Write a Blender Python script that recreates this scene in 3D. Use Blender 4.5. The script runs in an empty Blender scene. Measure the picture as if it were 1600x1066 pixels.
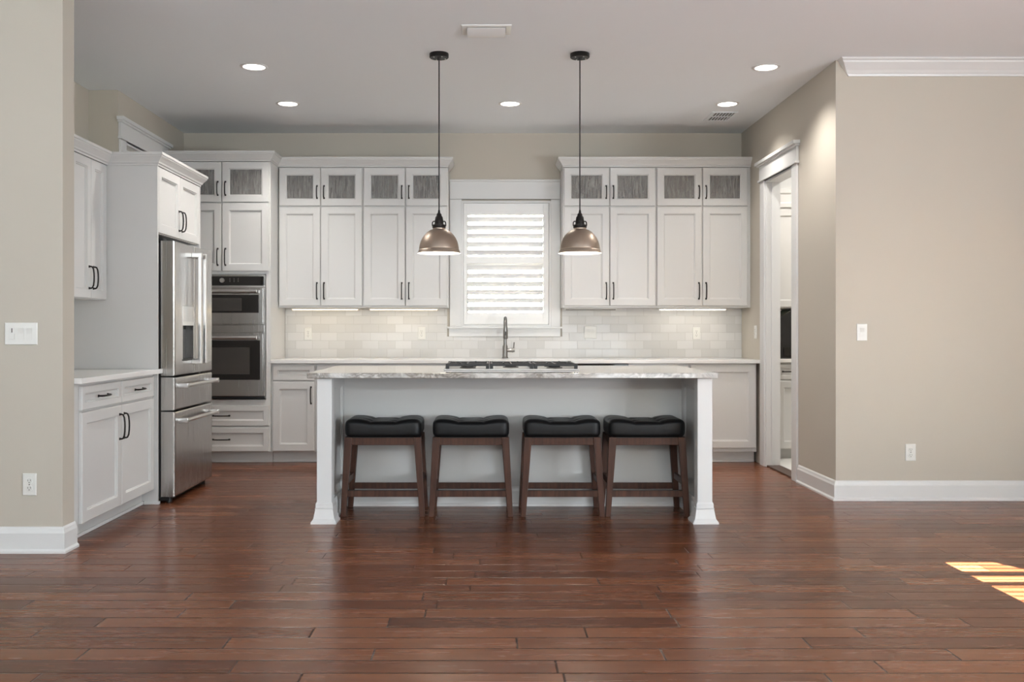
import bpy, bmesh, math, random
from mathutils import Vector, Matrix, noise
random.seed(7)
S = bpy.context.scene
COL = S.collection
PI = math.pi

# ------------------------------------------------------------------ camera, world, sun, assumed and added lamps, exposure
cam_d = bpy.data.cameras.new('camera'); cam = bpy.data.objects.new('camera', cam_d); COL.objects.link(cam)
cam.location = (0, 0, 1.18); cam.rotation_euler = (PI/2, 0, 0)
cam_d.sensor_width = 36; cam_d.lens = 36*1500/1600
cam_d.shift_x = 40/1600; cam_d.shift_y = -17/1600
cam_d.clip_start = 0.05; cam_d.clip_end = 200
S.camera = cam
S.view_settings.view_transform = 'Standard'; S.view_settings.look = 'None'
S.view_settings.gamma = 1; S.view_settings.use_curve_mapping = False
S.view_settings.exposure = 0.25

W = bpy.data.worlds.new('world'); S.world = W; W.use_nodes = True
wn = W.node_tree.nodes; wl = W.node_tree.links
sky = wn.new('ShaderNodeTexSky'); sky.sky_type = 'NISHITA'; sky.sun_disc = False
sky.sun_elevation = math.radians(17); sky.sun_rotation = PI; sky.dust_density = 3.0
wl.new(sky.outputs['Color'], wn['Background'].inputs['Color'])
wn['Background'].inputs['Strength'].default_value = 0.8

SUN_E = math.atan(0.3)
sd = bpy.data.lights.new('sun', 'SUN'); sd.energy = 330.0; sd.angle = math.radians(0.08); sd.color = (1, .95, .88)
so = bpy.data.objects.new('sun', sd); COL.objects.link(so); so.location = (0, -20, 10)
so.rotation_euler = (PI/2 - SUN_E, 0, 0)          # light travels towards +Y and down

def area(name, loc, rot, sx, sy, power, color=(1, 1, 1), spread=PI):
    d = bpy.data.lights.new(name, 'AREA'); d.shape = 'RECTANGLE'; d.size = sx; d.size_y = sy
    d.energy = power; d.color = color; d.spread = spread
    o = bpy.data.objects.new(name, d); COL.objects.link(o); o.location = loc; o.rotation_euler = rot
    return o
area('rear_high_fill', (-1.0, -2.9, 2.42), (PI/2+1.0, 0, 0), 6.4, .9, 370, (.82, .92, 1))  # added fill lamp high behind the camera, tilted at the ceiling; no clerestory
area('assumed_window_lamp', (-1.9, -2.98, 1.2), (PI/2+.2, 0, 0), 1.4, 1.6, 16, (.86, .94, 1))  # assumed unseen window, taken from tile highlights; the wall here is solid
area('assumed_window_lamp', (2.4, -2.98, 1.1), (PI/2+.2, 0, 0), 1.5, 1.5, 28, (.86, .94, 1))  # lamp for a second assumed window; solid wall, below the sun opening
area('east_fill', (5.0, .6, 1.45), (PI/2+.5, 0, PI/2), 3.4, 1.8, 500, (.82, .92, 1))  # added fill for the left cabinet faces; the east wall is solid
area('west_fill', (-5.0, .8, 1.45), (PI/2+1.0, 0, -PI/2), 3.4, 1.8, 95, (.82, .92, 1))  # unseen helper lamp lifting the ceiling; this wall has no window

# ------------------------------------------------------------------ helpers
def srgb(r, g, b):
    f = lambda c: (c/255/12.92) if c/255 <= .04045 else ((c/255+.055)/1.055)**2.4
    return (f(r), f(g), f(b), 1)

def mat(name, col, rough=.5, metal=0.0, spec=.5, coat=0.0, emit=None, emit_s=0.0):
    m = bpy.data.materials.new(name); m.use_nodes = True
    b = m.node_tree.nodes['Principled BSDF']
    b.inputs['Base Color'].default_value = col; b.inputs['Roughness'].default_value = rough
    b.inputs['Metallic'].default_value = metal; b.inputs['Specular IOR Level'].default_value = spec
    b.inputs['Coat Weight'].default_value = coat
    if emit:
        b.inputs['Emission Color'].default_value = emit; b.inputs['Emission Strength'].default_value = emit_s
    return m

class N:
    """small node-building helper"""
    def __init__(s, m): s.t = m.node_tree; s.n = s.t.nodes; s.l = s.t.links; s.b = s.n.get('Principled BSDF')
    def new(s, typ, **kw):
        n = s.n.new(typ)
        for k, v in kw.items(): setattr(n, k, v)
        return n
    def put(s, inp, v):
        if isinstance(v, bpy.types.NodeSocket): s.l.new(v, inp)
        elif v is not None: inp.default_value = v
    def math(s, op, a, b=None, c=None):
        n = s.new('ShaderNodeMath', operation=op)
        s.put(n.inputs[0], a); s.put(n.inputs[1], b)
        if c is not None: s.put(n.inputs[2], c)
        return n.outputs[0]
    def pos(s): return s.new('ShaderNodeNewGeometry').outputs['Position']
    def sep(s, v):
        n = s.new('ShaderNodeSeparateXYZ'); s.l.new(v, n.inputs[0]); return n.outputs
    def comb(s, x, y, z):
        n = s.new('ShaderNodeCombineXYZ')
        for i, v in enumerate((x, y, z)): s.put(n.inputs[i], v)
        return n.outputs[0]
    def mapping(s, v, scale=(1, 1, 1), rot=(0, 0, 0)):
        n = s.new('ShaderNodeMapping'); s.l.new(v, n.inputs['Vector']); n.inputs['Scale'].default_value = scale
        n.inputs['Rotation'].default_value = rot; return n.outputs[0]
    def noise(s, v, scale=5, detail=3, rough=.5, dist=0):
        n = s.new('ShaderNodeTexNoise'); s.l.new(v, n.inputs['Vector']); n.inputs['Scale'].default_value = scale
        n.inputs['Detail'].default_value = detail; n.inputs['Roughness'].default_value = rough
        n.inputs['Distortion'].default_value = dist; return n.outputs['Fac']
    def ramp(s, f, stops):
        n = s.new('ShaderNodeValToRGB'); s.put(n.inputs[0], f); e = n.color_ramp.elements
        while len(e) < len(stops): e.new(.5)
        for i, (p, c) in enumerate(stops): e[i].position = p; e[i].color = c
        return n.outputs[0]
    def bump(s, h, strength=.2, dist=.01, normal=None):
        n = s.new('ShaderNodeBump'); s.l.new(h, n.inputs['Height']); n.inputs['Strength'].default_value = strength
        n.inputs['Distance'].default_value = dist
        if normal is not None: s.l.new(normal, n.inputs['Normal'])
        return n.outputs[0]
    def mixc(s, f, a, b, mode='MIX'):
        n = s.new('ShaderNodeMix', data_type='RGBA', blend_type=mode)
        s.put(n.inputs[0], f); s.put(n.inputs[6], a); s.put(n.inputs[7], b); return n.outputs[2]

# ------------------------------------------------------------------ materials
def paint(name, col, rough, bump=.05, scale=260):
    m = mat(name, col, rough); k = N(m); p = k.pos()
    k.l.new(k.bump(k.noise(p, scale, 2), bump, .002), k.b.inputs['Normal'])
    return m
M = {}
M['wall'] = paint('beige_wall_paint', srgb(191, 183, 170), .7, .12, 180)
M['ceiling'] = paint('ceiling_paint', srgb(234, 238, 241), .8, .15, 120)
M['trim'] = paint('white_trim_paint', srgb(219, 218, 216), .35, .02)
M['cab'] = paint('white_cabinet_paint', srgb(207, 205, 202), .38, .02)
M['cabin'] = mat('cabinet_interior', srgb(190, 184, 176), .6)
M['black_metal'] = mat('dark_bronze_metal', srgb(38, 34, 32), .42, .6)
M['black'] = mat('black_plastic', srgb(22, 21, 21), .45)
M['case'] = mat('dark_grey_case', srgb(58, 56, 55), .5)
M['black_glass'] = mat('black_glass', srgb(30, 28, 27), .07, 0, .6)
M['window_glass'] = mat('oven_window_glass', srgb(66, 62, 59), .1, 0, .6)
M['white_plastic'] = mat('white_plastic', srgb(224, 222, 216), .35)
M['slot'] = mat('outlet_slot', srgb(60, 55, 50), .6)
M['steel_bright'] = mat('polished_steel', (.66, .645, .63, 1), .29, 1)
M['steel_satin'] = mat('satin_steel', (.45, .44, .43, 1), .38, 1)
M['nickel'] = mat('brushed_nickel_faucet', (.25, .24, .23, 1), .32, 1)
M['iron'] = mat('cast_iron', srgb(36, 36, 37), .55)
M['lining'] = mat('white_enamel', srgb(245, 240, 230), .4)
M['bulb'] = mat('lamp_bulb', srgb(255, 250, 240), .3, emit=(1, .93, .82, 1), emit_s=10)
M['lens'] = mat('lit_lens', srgb(255, 255, 250), .4, emit=(1, .96, .9, 1), emit_s=6)
M['warm_tube'] = mat('warm_light_strip', srgb(255, 240, 210), .4, emit=(1, .80, .50, 1), emit_s=4)
M['cool_tube'] = mat('white_light_strip', srgb(255, 252, 245), .4, emit=(1, .95, .86, 1), emit_s=5)
M['strip_off'] = mat('unlit_strip', srgb(120, 112, 104), .5)
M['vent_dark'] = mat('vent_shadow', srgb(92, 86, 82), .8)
M['threshold'] = mat('dark_threshold', srgb(70, 48, 38), .4)
M['badge_ink'] = mat('badge_ink', srgb(90, 88, 86), .4)
M['panel_mark'] = mat('panel_marking', srgb(150, 148, 145), .5)

def mk_steel():
    m = mat('brushed_stainless_steel', (.50, .485, .47, 1), .24, 1); k = N(m); p = k.pos()
    n = k.noise(k.mapping(p, (220, 220, 3)), 1.0, 2)
    k.l.new(k.math('MULTIPLY_ADD', n, .14, .18), k.b.inputs['Roughness'])
    return m
M['steel'] = mk_steel()

def mk_shade():
    m = mat('brushed_warm_nickel', srgb(172, 156, 142), .34, 1); k = N(m)
    tc = k.new('ShaderNodeTexCoord').outputs['Object']
    n = k.noise(k.mapping(tc, (8, 8, 320)), 1.0, 2)
    k.l.new(k.math('MULTIPLY_ADD', n, .22, .31), k.b.inputs['Roughness'])
    return m
M['shade'] = mk_shade()

def mk_floor():
    m = mat('hardwood_planks', srgb(96, 58, 42), .3); k = N(m); p = k.pos(); o = k.sep(p)
    PW = .127
    yr = k.math('DIVIDE', o[1], PW); row = k.math('FLOOR', yr)
    w1 = k.new('ShaderNodeTexWhiteNoise', noise_dimensions='1D'); k.l.new(row, w1.inputs['W'])
    w2 = k.new('ShaderNodeTexWhiteNoise', noise_dimensions='1D'); k.l.new(k.math('ADD', row, 411.3), w2.inputs['W'])
    ln = k.math('MULTIPLY_ADD', w2.outputs['Value'], .55, .62)
    xr = k.math('ADD', k.math('DIVIDE', o[0], ln), k.math('MULTIPLY', w1.outputs['Value'], 9.7))
    colm = k.math('FLOOR', xr)
    wid = k.new('ShaderNodeTexWhiteNoise', noise_dimensions='2D'); k.l.new(k.comb(row, colm, 0), wid.inputs['Vector'])
    rnd = wid.outputs['Value']
    fy = k.math('FRACT', yr); fx = k.math('FRACT', xr)
    dy = k.math('MULTIPLY', k.math('MINIMUM', fy, k.math('SUBTRACT', 1.0, fy)), PW)
    dx = k.math('MULTIPLY', k.math('MINIMUM', fx, k.math('SUBTRACT', 1.0, fx)), ln)
    d = k.math('MINIMUM', dy, dx)
    groove = k.new('ShaderNodeMapRange'); groove.inputs['From Max'].default_value = .0055; k.l.new(d, groove.inputs['Value'])
    g = groove.outputs[0]
    off = k.comb(k.math('MULTIPLY', rnd, 31.0), k.math('MULTIPLY', rnd, 17.0), 0)
    va = k.new('ShaderNodeVectorMath', operation='ADD'); k.l.new(p, va.inputs[0]); k.l.new(off, va.inputs[1])
    grain = k.noise(k.mapping(va.outputs[0], (1.4, 18, 1)), 1.5, 4, .55, .4)
    fine = k.noise(k.mapping(va.outputs[0], (6, 190, 1)), 1.5, 3, .6)
    blotch = k.noise(k.mapping(va.outputs[0], (1.2, 3, 1)), 1.3, 2)
    t = k.math('ADD', k.math('MULTIPLY_ADD', rnd, .48, -.01), k.math('ADD', k.math('MULTIPLY_ADD', grain, .30, .05), k.math('MULTIPLY_ADD', fine, .12, .03)))
    t = k.math('ADD', t, k.math('MULTIPLY', k.math('SUBTRACT', blotch, .5), .25))
    c = k.ramp(t, [(.15, srgb(74, 38, 21)), (.5, srgb(104, 60, 37)), (.88, srgb(130, 80, 52))])
    c = k.mixc(k.math('SUBTRACT', 1.0, g), c, srgb(40, 22, 15))
    k.l.new(c, k.b.inputs['Base Color'])
    wave = k.noise(k.mapping(va.outputs[0], (1.4, 30, 1)), 1.0, 2)
    h = k.math('ADD', k.math('MULTIPLY', g, 1.7), k.math('ADD', k.math('MULTIPLY', wave, .5), k.math('MULTIPLY', grain, .12)))
    k.l.new(k.bump(h, .30, .0035), k.b.inputs['Normal'])
    k.l.new(k.math('MULTIPLY_ADD', grain, .14, .19), k.b.inputs['Roughness'])
    k.b.inputs['Specular IOR Level'].default_value = .29
    return m
M['floor'] = mk_floor()

def mk_tile():
    m = mat('glossy_subway_tile', srgb(232, 230, 226), .1, 0, .42); k = N(m); p = k.pos(); o = k.sep(p)
    tw, th = .157, .0785
    zz = k.math('DIVIDE', k.math('SUBTRACT', o[2], .922), th); row = k.math('FLOOR', zz)
    half = k.math('MULTIPLY', k.math('MODULO', row, 2.0), .5)
    xx = k.math('ADD', k.math('DIVIDE', k.math('ADD', o[0], 10.05), tw), half); colm = k.math('FLOOR', xx)
    wid = k.new('ShaderNodeTexWhiteNoise', noise_dimensions='2D'); k.l.new(k.comb(row, colm, 0), wid.inputs['Vector'])
    fx = k.math('FRACT', xx); fz = k.math('FRACT', zz)
    dx = k.math('MULTIPLY', k.math('MINIMUM', fx, k.math('SUBTRACT', 1.0, fx)), tw)
    dz = k.math('MULTIPLY', k.math('MINIMUM', fz, k.math('SUBTRACT', 1.0, fz)), th)
    d = k.math('MINIMUM', dx, dz)
    mr = k.new('ShaderNodeMapRange'); mr.inputs['From Min'].default_value = .0008; mr.inputs['From Max'].default_value = .0024; k.l.new(d, mr.inputs['Value'])
    g = mr.outputs[0]
    base = k.mixc(wid.outputs['Value'], srgb(205, 203, 199), srgb(217, 215, 212))
    k.l.new(k.mixc(g, srgb(190, 187, 182), base), k.b.inputs['Base Color'])
    k.l.new(k.math('MULTIPLY_ADD', g, -.5, .58), k.b.inputs['Roughness'])
    sub = k.new('ShaderNodeVectorMath', operation='SUBTRACT'); k.l.new(wid.outputs['Color'], sub.inputs[0]); sub.inputs[1].default_value = (.5, .5, .5)
    sc = k.new('ShaderNodeVectorMath', operation='SCALE'); k.l.new(sub.outputs[0], sc.inputs[0]); sc.inputs['Scale'].default_value = .014
    ad = k.new('ShaderNodeVectorMath', operation='ADD'); k.l.new(k.new('ShaderNodeNewGeometry').outputs['Normal'], ad.inputs[0]); k.l.new(sc.outputs[0], ad.inputs[1])
    nm = k.new('ShaderNodeVectorMath', operation='NORMALIZE'); k.l.new(ad.outputs[0], nm.inputs[0])
    wv = k.noise(p, 14, 2)
    h = k.math('ADD', k.math('MULTIPLY', g, 1.0), k.math('MULTIPLY', wv, .35))
    k.l.new(k.bump(h, .5, .0012, nm.outputs[0]), k.b.inputs['Normal'])
    return m
M['tile'] = mk_tile()

def mk_marble():
    m = mat('veined_white_granite', srgb(226, 223, 219), .06, 0, .6); k = N(m); p = k.pos()
    warp = k.noise(k.mapping(p, (1, 1, 2)), 2.2, 4, .6, 1.2)
    n1 = k.noise(k.mapping(p, (1.3, .9, 2.2), (0, .35, .45)), 7, 6, .6, 1.2)
    v = k.math('ABSOLUTE', k.math('SUBTRACT', n1, .5))
    vein = k.ramp(v, [(0, srgb(128, 121, 114)), (.05, srgb(166, 159, 151)), (.16, srgb(208, 204, 199)), (1, srgb(230, 228, 225))])
    big = k.ramp(k.noise(p, .9, 2), [(.42, (0, 0, 0, 1)), (.62, (1, 1, 1, 1))])
    x = k.sep(p)[0]
    f = k.math('MULTIPLY', warp, k.math('MULTIPLY_ADD', k.math('ADD', x, 1.1), -.22, 1.25))
    f = k.ramp(f, [(.2, (0, 0, 0, 1)), (.52, (1, 1, 1, 1))])
    k.l.new(k.mixc(f, srgb(230, 228, 225), vein), k.b.inputs['Base Color'])
    return m
M['marble'] = mk_marble()
M['quartz'] = mat('white_quartz', srgb(226, 224, 221), .14)
M['shade_cord'] = mat('black_cord', srgb(30, 27, 25), .6)

def mk_glass():
    m = bpy.data.materials.new('seeded_cabinet_glass'); m.use_nodes = True; k = N(m)
    b = k.b; b.inputs['Roughness'].default_value = .12
    p = k.pos()
    streak = k.noise(k.mapping(p, (95, 95, 9)), 1.0, 3, .6, .5)
    seeds = k.noise(p, 90, 2)
    h = k.math('ADD', streak, k.math('MULTIPLY', seeds, .6))
    k.l.new(k.ramp(streak, [(.3, srgb(140, 137, 133)), (.7, srgb(186, 183, 179))]), b.inputs['Base Color'])
    k.l.new(k.bump(h, .7, .006), b.inputs['Normal'])
    tr = k.new('ShaderNodeBsdfTransparent'); tr.inputs[0].default_value = (.82, .81, .79, 1)
    mx = k.new('ShaderNodeMixShader')
    k.l.new(k.math('MULTIPLY_ADD', h, .36, .16), mx.inputs[0])
    k.l.new(tr.outputs[0], mx.inputs[1]); k.l.new(b.outputs[0], mx.inputs[2])
    k.l.new(mx.outputs[0], k.n['Material Output'].inputs['Surface'])
    return m
M['glass'] = mk_glass()

def mk_clear():
    m = bpy.data.materials.new('clear_window_glass'); m.use_nodes = True; k = N(m); b = k.b
    b.inputs['Base Color'].default_value = (.9, .9, .9, 1); b.inputs['Roughness'].default_value = .02; b.inputs['Metallic'].default_value = 1
    tr = k.new('ShaderNodeBsdfTransparent'); tr.inputs[0].default_value = (.95, .96, .96, 1)
    fr = k.new('ShaderNodeFresnel'); mx = k.new('ShaderNodeMixShader')
    k.l.new(fr.outputs[0], mx.inputs[0]); k.l.new(tr.outputs[0], mx.inputs[1]); k.l.new(b.outputs[0], mx.inputs[2])
    k.l.new(mx.outputs[0], k.n['Material Output'].inputs['Surface']); return m
M['clear'] = mk_clear()

def mk_wood():
    m = mat('espresso_stool_wood', srgb(64, 40, 33), .42, 0, .3); k = N(m)
    tc = k.new('ShaderNodeTexCoord').outputs['Object']
    n = k.noise(k.mapping(tc, (40, 40, 3)), 1.2, 4, .6, .5)
    k.l.new(k.ramp(n, [(.25, srgb(50, 29, 21)), (.75, srgb(88, 56, 42))]), k.b.inputs['Base Color'])
    return m
M['wood'] = mk_wood()

def mk_leather():
    m = mat('black_leather', srgb(18, 18, 19), .40, 0, .28); k = N(m); p = k.pos()
    v = k.new('ShaderNodeTexVoronoi'); v.inputs['Scale'].default_value = 420; k.l.new(p, v.inputs['Vector'])
    h = k.math('ADD', v.outputs['Distance'], k.math('MULTIPLY', k.noise(p, 18, 3), 2.0))
    k.l.new(k.bump(h, .18, .002), k.b.inputs['Normal'])
    return m
M['leather'] = mk_leather()
M['siding'] = mat('neighbour_stucco', srgb(226, 218, 206), .8)
M['grass'] = mat('lawn', srgb(120, 132, 92), .9)
M['pantry_floor'] = mat('pale_floor_tile', srgb(222, 220, 216), .3)
M['louver'] = mat('white_shutter_paint', srgb(240, 239, 237), .4)

# ------------------------------------------------------------------ mesh helpers
def bx(bm, x0, x1, y0, y1, z0, z1, bev=0.0):
    x0, x1 = min(x0, x1), max(x0, x1); y0, y1 = min(y0, y1), max(y0, y1); z0, z1 = min(z0, z1), max(z0, z1)
    r = bmesh.ops.create_cube(bm, size=1)
    vs = r['verts']
    for v in vs:
        v.co = Vector((x0 if v.co.x < 0 else x1, y0 if v.co.y < 0 else y1, z0 if v.co.z < 0 else z1))
    if bev:
        es = list({e for v in vs for e in v.link_edges})
        bmesh.ops.bevel(bm, geom=es, offset=bev, segments=2, profile=.5, affect='EDGES')
    return bm

def rings(bm, rr, cap0=True, cap1=True, loop=False):
    """rr: rectangles (x0,x1,z0,z1,y) skinned one to the next; the front faces -Y"""
    R = []
    for x0, x1, z0, z1, y in rr:
        R.append([bm.verts.new(c) for c in ((x0, y, z0), (x1, y, z0), (x1, y, z1), (x0, y, z1))])
    n = len(R)
    for i in range(n if loop else n-1):
        a, b = R[i], R[(i+1) % n]
        for j in range(4):
            k = (j+1) % 4
            bm.faces.new((a[j], a[k], b[k], b[j]))
    if not loop:
        if cap0: bm.faces.new(R[0][::-1])
        if cap1: bm.faces.new(R[-1])
    return bm

def tube(bm, pts, r, seg=10, cap=True):
    pts = [Vector(p) for p in pts]; rs = r if isinstance(r, (list, tuple)) else [r]*len(pts)
    prev = None; rows = []
    for i, p in enumerate(pts):
        if i == 0: t = pts[1]-p
        elif i == len(pts)-1: t = p-pts[i-1]
        else: t = (pts[i+1]-p).normalized()+(p-pts[i-1]).normalized()
        t.normalize()
        if prev is None:
            a = Vector((0, 0, 1)) if abs(t.z) < .9 else Vector((1, 0, 0)); u = t.cross(a).normalized()
        else:
            u = (prev - t*prev.dot(t)).normalized()
        prev = u; w = t.cross(u)
        rows.append([bm.verts.new(p + (u*math.cos(2*PI*k/seg)+w*math.sin(2*PI*k/seg))*rs[i]) for k in range(seg)])
    for a, b in zip(rows, rows[1:]):
        for k in range(seg): bm.faces.new((a[k], a[(k+1) % seg], b[(k+1) % seg], b[k]))
    if cap: bm.faces.new(rows[0][::-1]); bm.faces.new(rows[-1])
    return bm

def lathe(bm, prof, seg=48, c=(0, 0, 0), axis='Z'):
    rows = []
    def P(r, z, a):
        if axis == 'Z': return Vector((c[0]+r*math.cos(a), c[1]+r*math.sin(a), c[2]+z))
        return Vector((c[0]+r*math.cos(a), c[1]-z, c[2]+r*math.sin(a)))      # axis 'Y': z grows towards -Y
    for r, z in prof:
        if r < 1e-6: rows.append([bm.verts.new(P(0, z, 0))])
        else: rows.append([bm.verts.new(P(r, z, 2*PI*k/seg)) for k in range(seg)])
    for a, b in zip(rows, rows[1:]):
        for k in range(seg):
            q = [a[k % len(a)], a[(k+1) % seg % len(a)], b[(k+1) % seg % len(b)], b[k % len(b)]]
            u = []
            for v in q:
                if v not in u: u.append(v)
            if len(u) > 2: bm.faces.new(u)
    return bm

def sweep(bm, prof, path, closed_ends=True):
    """prof: (out, z) points; path: (x, y) points; out is to the right of travel, corners mitred"""
    n = len(path); P = [Vector(p) for p in path]; rows = []
    nr = []
    for i in range(n-1):
        d = (P[i+1]-P[i]).normalized(); nr.append(Vector((d.y, -d.x)))
    for i in range(n):
        if i == 0: m = nr[0]
        elif i == n-1: m = nr[-1]
        else:
            m = nr[i-1]+nr[i]; m = m/(m.dot(nr[i]))
        rows.append([bm.verts.new((P[i].x+m.x*o, P[i].y+m.y*o, z)) for o, z in prof])
    k = len(prof)
    for a, b in zip(rows, rows[1:]):
        for j in range(k): bm.faces.new((a[j], a[(j+1) % k], b[(j+1) % k], b[j]))
    bm.faces.new(rows[0][::-1]); bm.faces.new(rows[-1])
    return bm

def prism(bm, poly, z0, z1):
    a = [bm.verts.new((x, y, z0)) for x, y in poly]; b = [bm.verts.new((x, y, z1)) for x, y in poly]
    n = len(poly)
    for i in range(n): bm.faces.new((a[i], a[(i+1) % n], b[(i+1) % n], b[i]))
    bm.faces.new(a[::-1]); bm.faces.new(b)
    return bm

def B(): return bmesh.new()

def obj(name, bm, m, parent=None, loc=None, smooth=False, bevel=0.0):
    bmesh.ops.recalc_face_normals(bm, faces=bm.faces[:])
    me = bpy.data.meshes.new(name); bm.to_mesh(me); bm.free()
    o = bpy.data.objects.new(name, me); COL.objects.link(o)
    for x in (m if isinstance(m, (list, tuple)) else [m]): me.materials.append(x)
    if parent: o.parent = parent
    if loc: o.location = loc
    if smooth:
        me.polygons.foreach_set('use_smooth', [True]*len(me.polygons)); me.set_sharp_from_angle(angle=math.radians(40))
    if bevel:
        b = o.modifiers.new('bevel', 'BEVEL'); b.width = bevel; b.segments = 2; b.limit_method = 'ANGLE'
    return o

def thing(name, label, cat, loc=(0, 0, 0), rz=0.0, group=None):
    o = bpy.data.objects.new(name, None); COL.objects.link(o); o.empty_display_size = .1
    o.location = loc; o.rotation_euler = (0, 0, rz); o['label'] = label; o['category'] = cat
    if group: o['group'] = group
    return o

def tag(o, label, cat, group=None):
    o['label'] = label; o['category'] = cat
    if group: o['group'] = group
    return o

def struct(name, bm, m, label=None, parent=None, bevel=0.0):
    o = obj(name, bm, m, parent, bevel=bevel)
    if parent is None:
        o['kind'] = 'structure'
        if label: o['label'] = label
    return o

def box(*a, bev=0.0): return bx(B(), *a, bev=bev)

# ------------------------------------------------------------------ the setting
CH = 3.05
struct('floor', box(-5.3, 5.3, -3.3, 9.25, -.1, 0), M['floor'], 'reddish brown hand-scraped hardwood plank floor')
struct('ceiling', box(-5.3, 5.3, -3.3, 9.4, CH, CH+.1), M['ceiling'], 'plain off white ceiling')

def wall_y(name, y0, y1, x0, x1, holes, label, m='wall'):
    """wall lying along X with rectangular holes (xa, xb, za, zb), sorted along x"""
    bm = B(); x = x0
    for xa, xb, za, zb in holes:
        bx(bm, x, xa, y0, y1, 0, CH)
        if za > 0: bx(bm, xa, xb, y0, y1, 0, za)
        if zb < CH: bx(bm, xa, xb, y0, y1, zb, CH)
        x = xb
    bx(bm, x, x1, y0, y1, 0, CH)
    return struct(name, bm, M[m], label)
def wall_x(name, x0, x1, y0, y1, holes, label, m='wall'):
    bm = B(); y = y0
    for ya, yb, za, zb in holes:
        bx(bm, x0, x1, y, ya, 0, CH)
        if za > 0: bx(bm, x0, x1, ya, yb, 0, za)
        if zb < CH: bx(bm, x0, x1, ya, yb, zb, CH)
        y = yb
    bx(bm, x0, x1, y, y1, 0, CH)
    return struct(name, bm, M[m], label)

wall_y('wall_back', 9.11, 9.25, -3.2, 2.54, [(-.235, .612, 1.225, 2.405)], 'beige kitchen back wall behind the cabinets')
wall_x('wall_right', 2.42, 2.54, 6.77, 9.11, [(7.56, 8.32, 0, 2.475)], 'beige side wall with the pantry doorway')
wall_y('wall_right_return', 6.65, 6.77, 2.42, 5.2, [], 'beige wall facing the room right of the kitchen')
wall_x('wall_left', -2.99, -2.87, 5.23, 6.5, [], 'beige wall behind the left cabinets')
wall_x('wall_left_niche', -3.22, -3.10, 6.38, 7.60, [], 'beige recessed wall above the refrigerator')
wall_x('wall_left_rear', -3.10, -2.87, 7.478, 9.11, [(7.61, 8.47, 0, 2.675)], 'beige wall with a cased doorway behind the refrigerator')
wall_y('wall_pillar', 5.09, 5.23, -5.2, -2.246, [], 'beige wall end at the left edge')
wall_x('wall_west', -5.2, -5.06, -3.05, 5.09, [], 'beige living room side wall')
wall_x('wall_east', 5.06, 5.2, -3.05, 6.65, [], 'beige living room side wall')
wall_y('wall_rear', -3.15, -3.0, -5.2, 5.2, [(2.33, 3.5, 1.95, 2.406)], 'beige living room wall behind the viewer')

BASE = [(0, 0), (.026, 0), (.026, .012), (.016, .022), (.016, .105), (.011, .118), (.009, .128), (.004, .136), (0, .138)]
struct('baseboard_right', sweep(B(), BASE, [(2.42, 7.43), (2.42, 6.65), (5.06, 6.65)][::1]) , M['trim'], 'white baseboard turning the corner by the pantry door')
struct('baseboard_left', sweep(B(), BASE, [(-5.06, 5.09), (-2.246, 5.09), (-2.246, 5.235)]), M['trim'], 'white baseboard around the left wall end')
struct('baseboard_left_rear', sweep(B(), BASE, [(-2.87, 8.58), (-2.87, 8.6)]), M['trim'], 'white baseboard stub by the left doorway')

# crown moulding on the facing wall, left end cut back at an angle
def crown_wall():
    bm = B()
    prof = [(0, CH-.112), (.008, CH-.112), (.012, CH-.098), (.018, CH-.092), (.028, CH-.075), (.055, CH-.045), (.068, CH-.03), (.07, CH-.018), (.085, CH-.012), (.085, CH), (0, CH)]
    for xa in ('l', 'r'): pass
    L_ = [bm.verts.new((2.43 + .075*min(1, (CH-z)/.112), 6.65-o, z)) for o, z in prof]
    R_ = [bm.verts.new((5.06, 6.65-o, z)) for o, z in prof]
    k = len(prof)
    for j in range(k): bm.faces.new((L_[j], L_[(j+1) % k], R_[(j+1) % k], R_[j]))
    bm.faces.new(L_[::-1]); bm.faces.new(R_)
    return bm
struct('trim_1', crown_wall(), M['trim'], 'white crown moulding along the facing wall')

# pantry doorway (right wall): casing, head, jambs
def doorway(name, xw, sgn, y0, y1, zt, headtop, thick, label):
    """xw: wall face, sgn: +1 when the casing stands out towards -X"""
    r = thing(name, label, 'doorway', (0, 0, 0)); r['kind'] = 'structure'; del r['category']
    f = lambda d: xw - sgn*d
    b = B(); bx(b, f(0), f(.018), y0-.115, y0+.004, 0, zt); obj('casing', b, M['trim'], r, bevel=.002)
    b = B(); bx(b, f(0), f(.018), y1-.004, y1+.115, 0, zt); obj('casing', b, M['trim'], r, bevel=.002)
    b = B(); bx(b, f(0), f(.022), y0-.125, y1+.125, zt, headtop-.028)
    bx(b, f(0), f(.034), y0-.135, y1+.135, zt, zt+.018)
    bx(b, f(0), f(.040), y0-.145, y1+.145, headtop-.042, headtop-.028)
    bx(b, f(0), f(.055), y0-.16, y1+.16, headtop-.028, headtop)
    obj('head_casing', b, M['trim'], r, bevel=.002)
    b = B()
    bx(b, f(.002), f(-thick-.002), y0, y0+.018, 0, zt); bx(b, f(.002), f(-thick-.002), y1-.018, y1, 0, zt)
    bx(b, f(.002), f(-thick-.002), y0+.018, y1-.018, zt-.018, zt)
    bx(b, f(-.045), f(-.06), y1-.03, y1-.018, 0, zt-.018); bx(b, f(-.045), f(-.06), y0+.018, y0+.03, 0, zt-.018)
    obj('jamb', b, M['trim'], r)
    return r
dr = doorway('door_2', 2.42, 1, 7.56, 8.32, 2.475, 2.65, .12, 'white cased pantry doorway in the right wall')
obj('threshold', box(2.425, 2.535, 7.58, 8.30, .001, .012), M['threshold'], dr)
dl = doorway('door_1', -2.87, -1, 7.61, 8.47, 2.675, 2.845, .2, 'white cased doorway behind the refrigerator')
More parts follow.
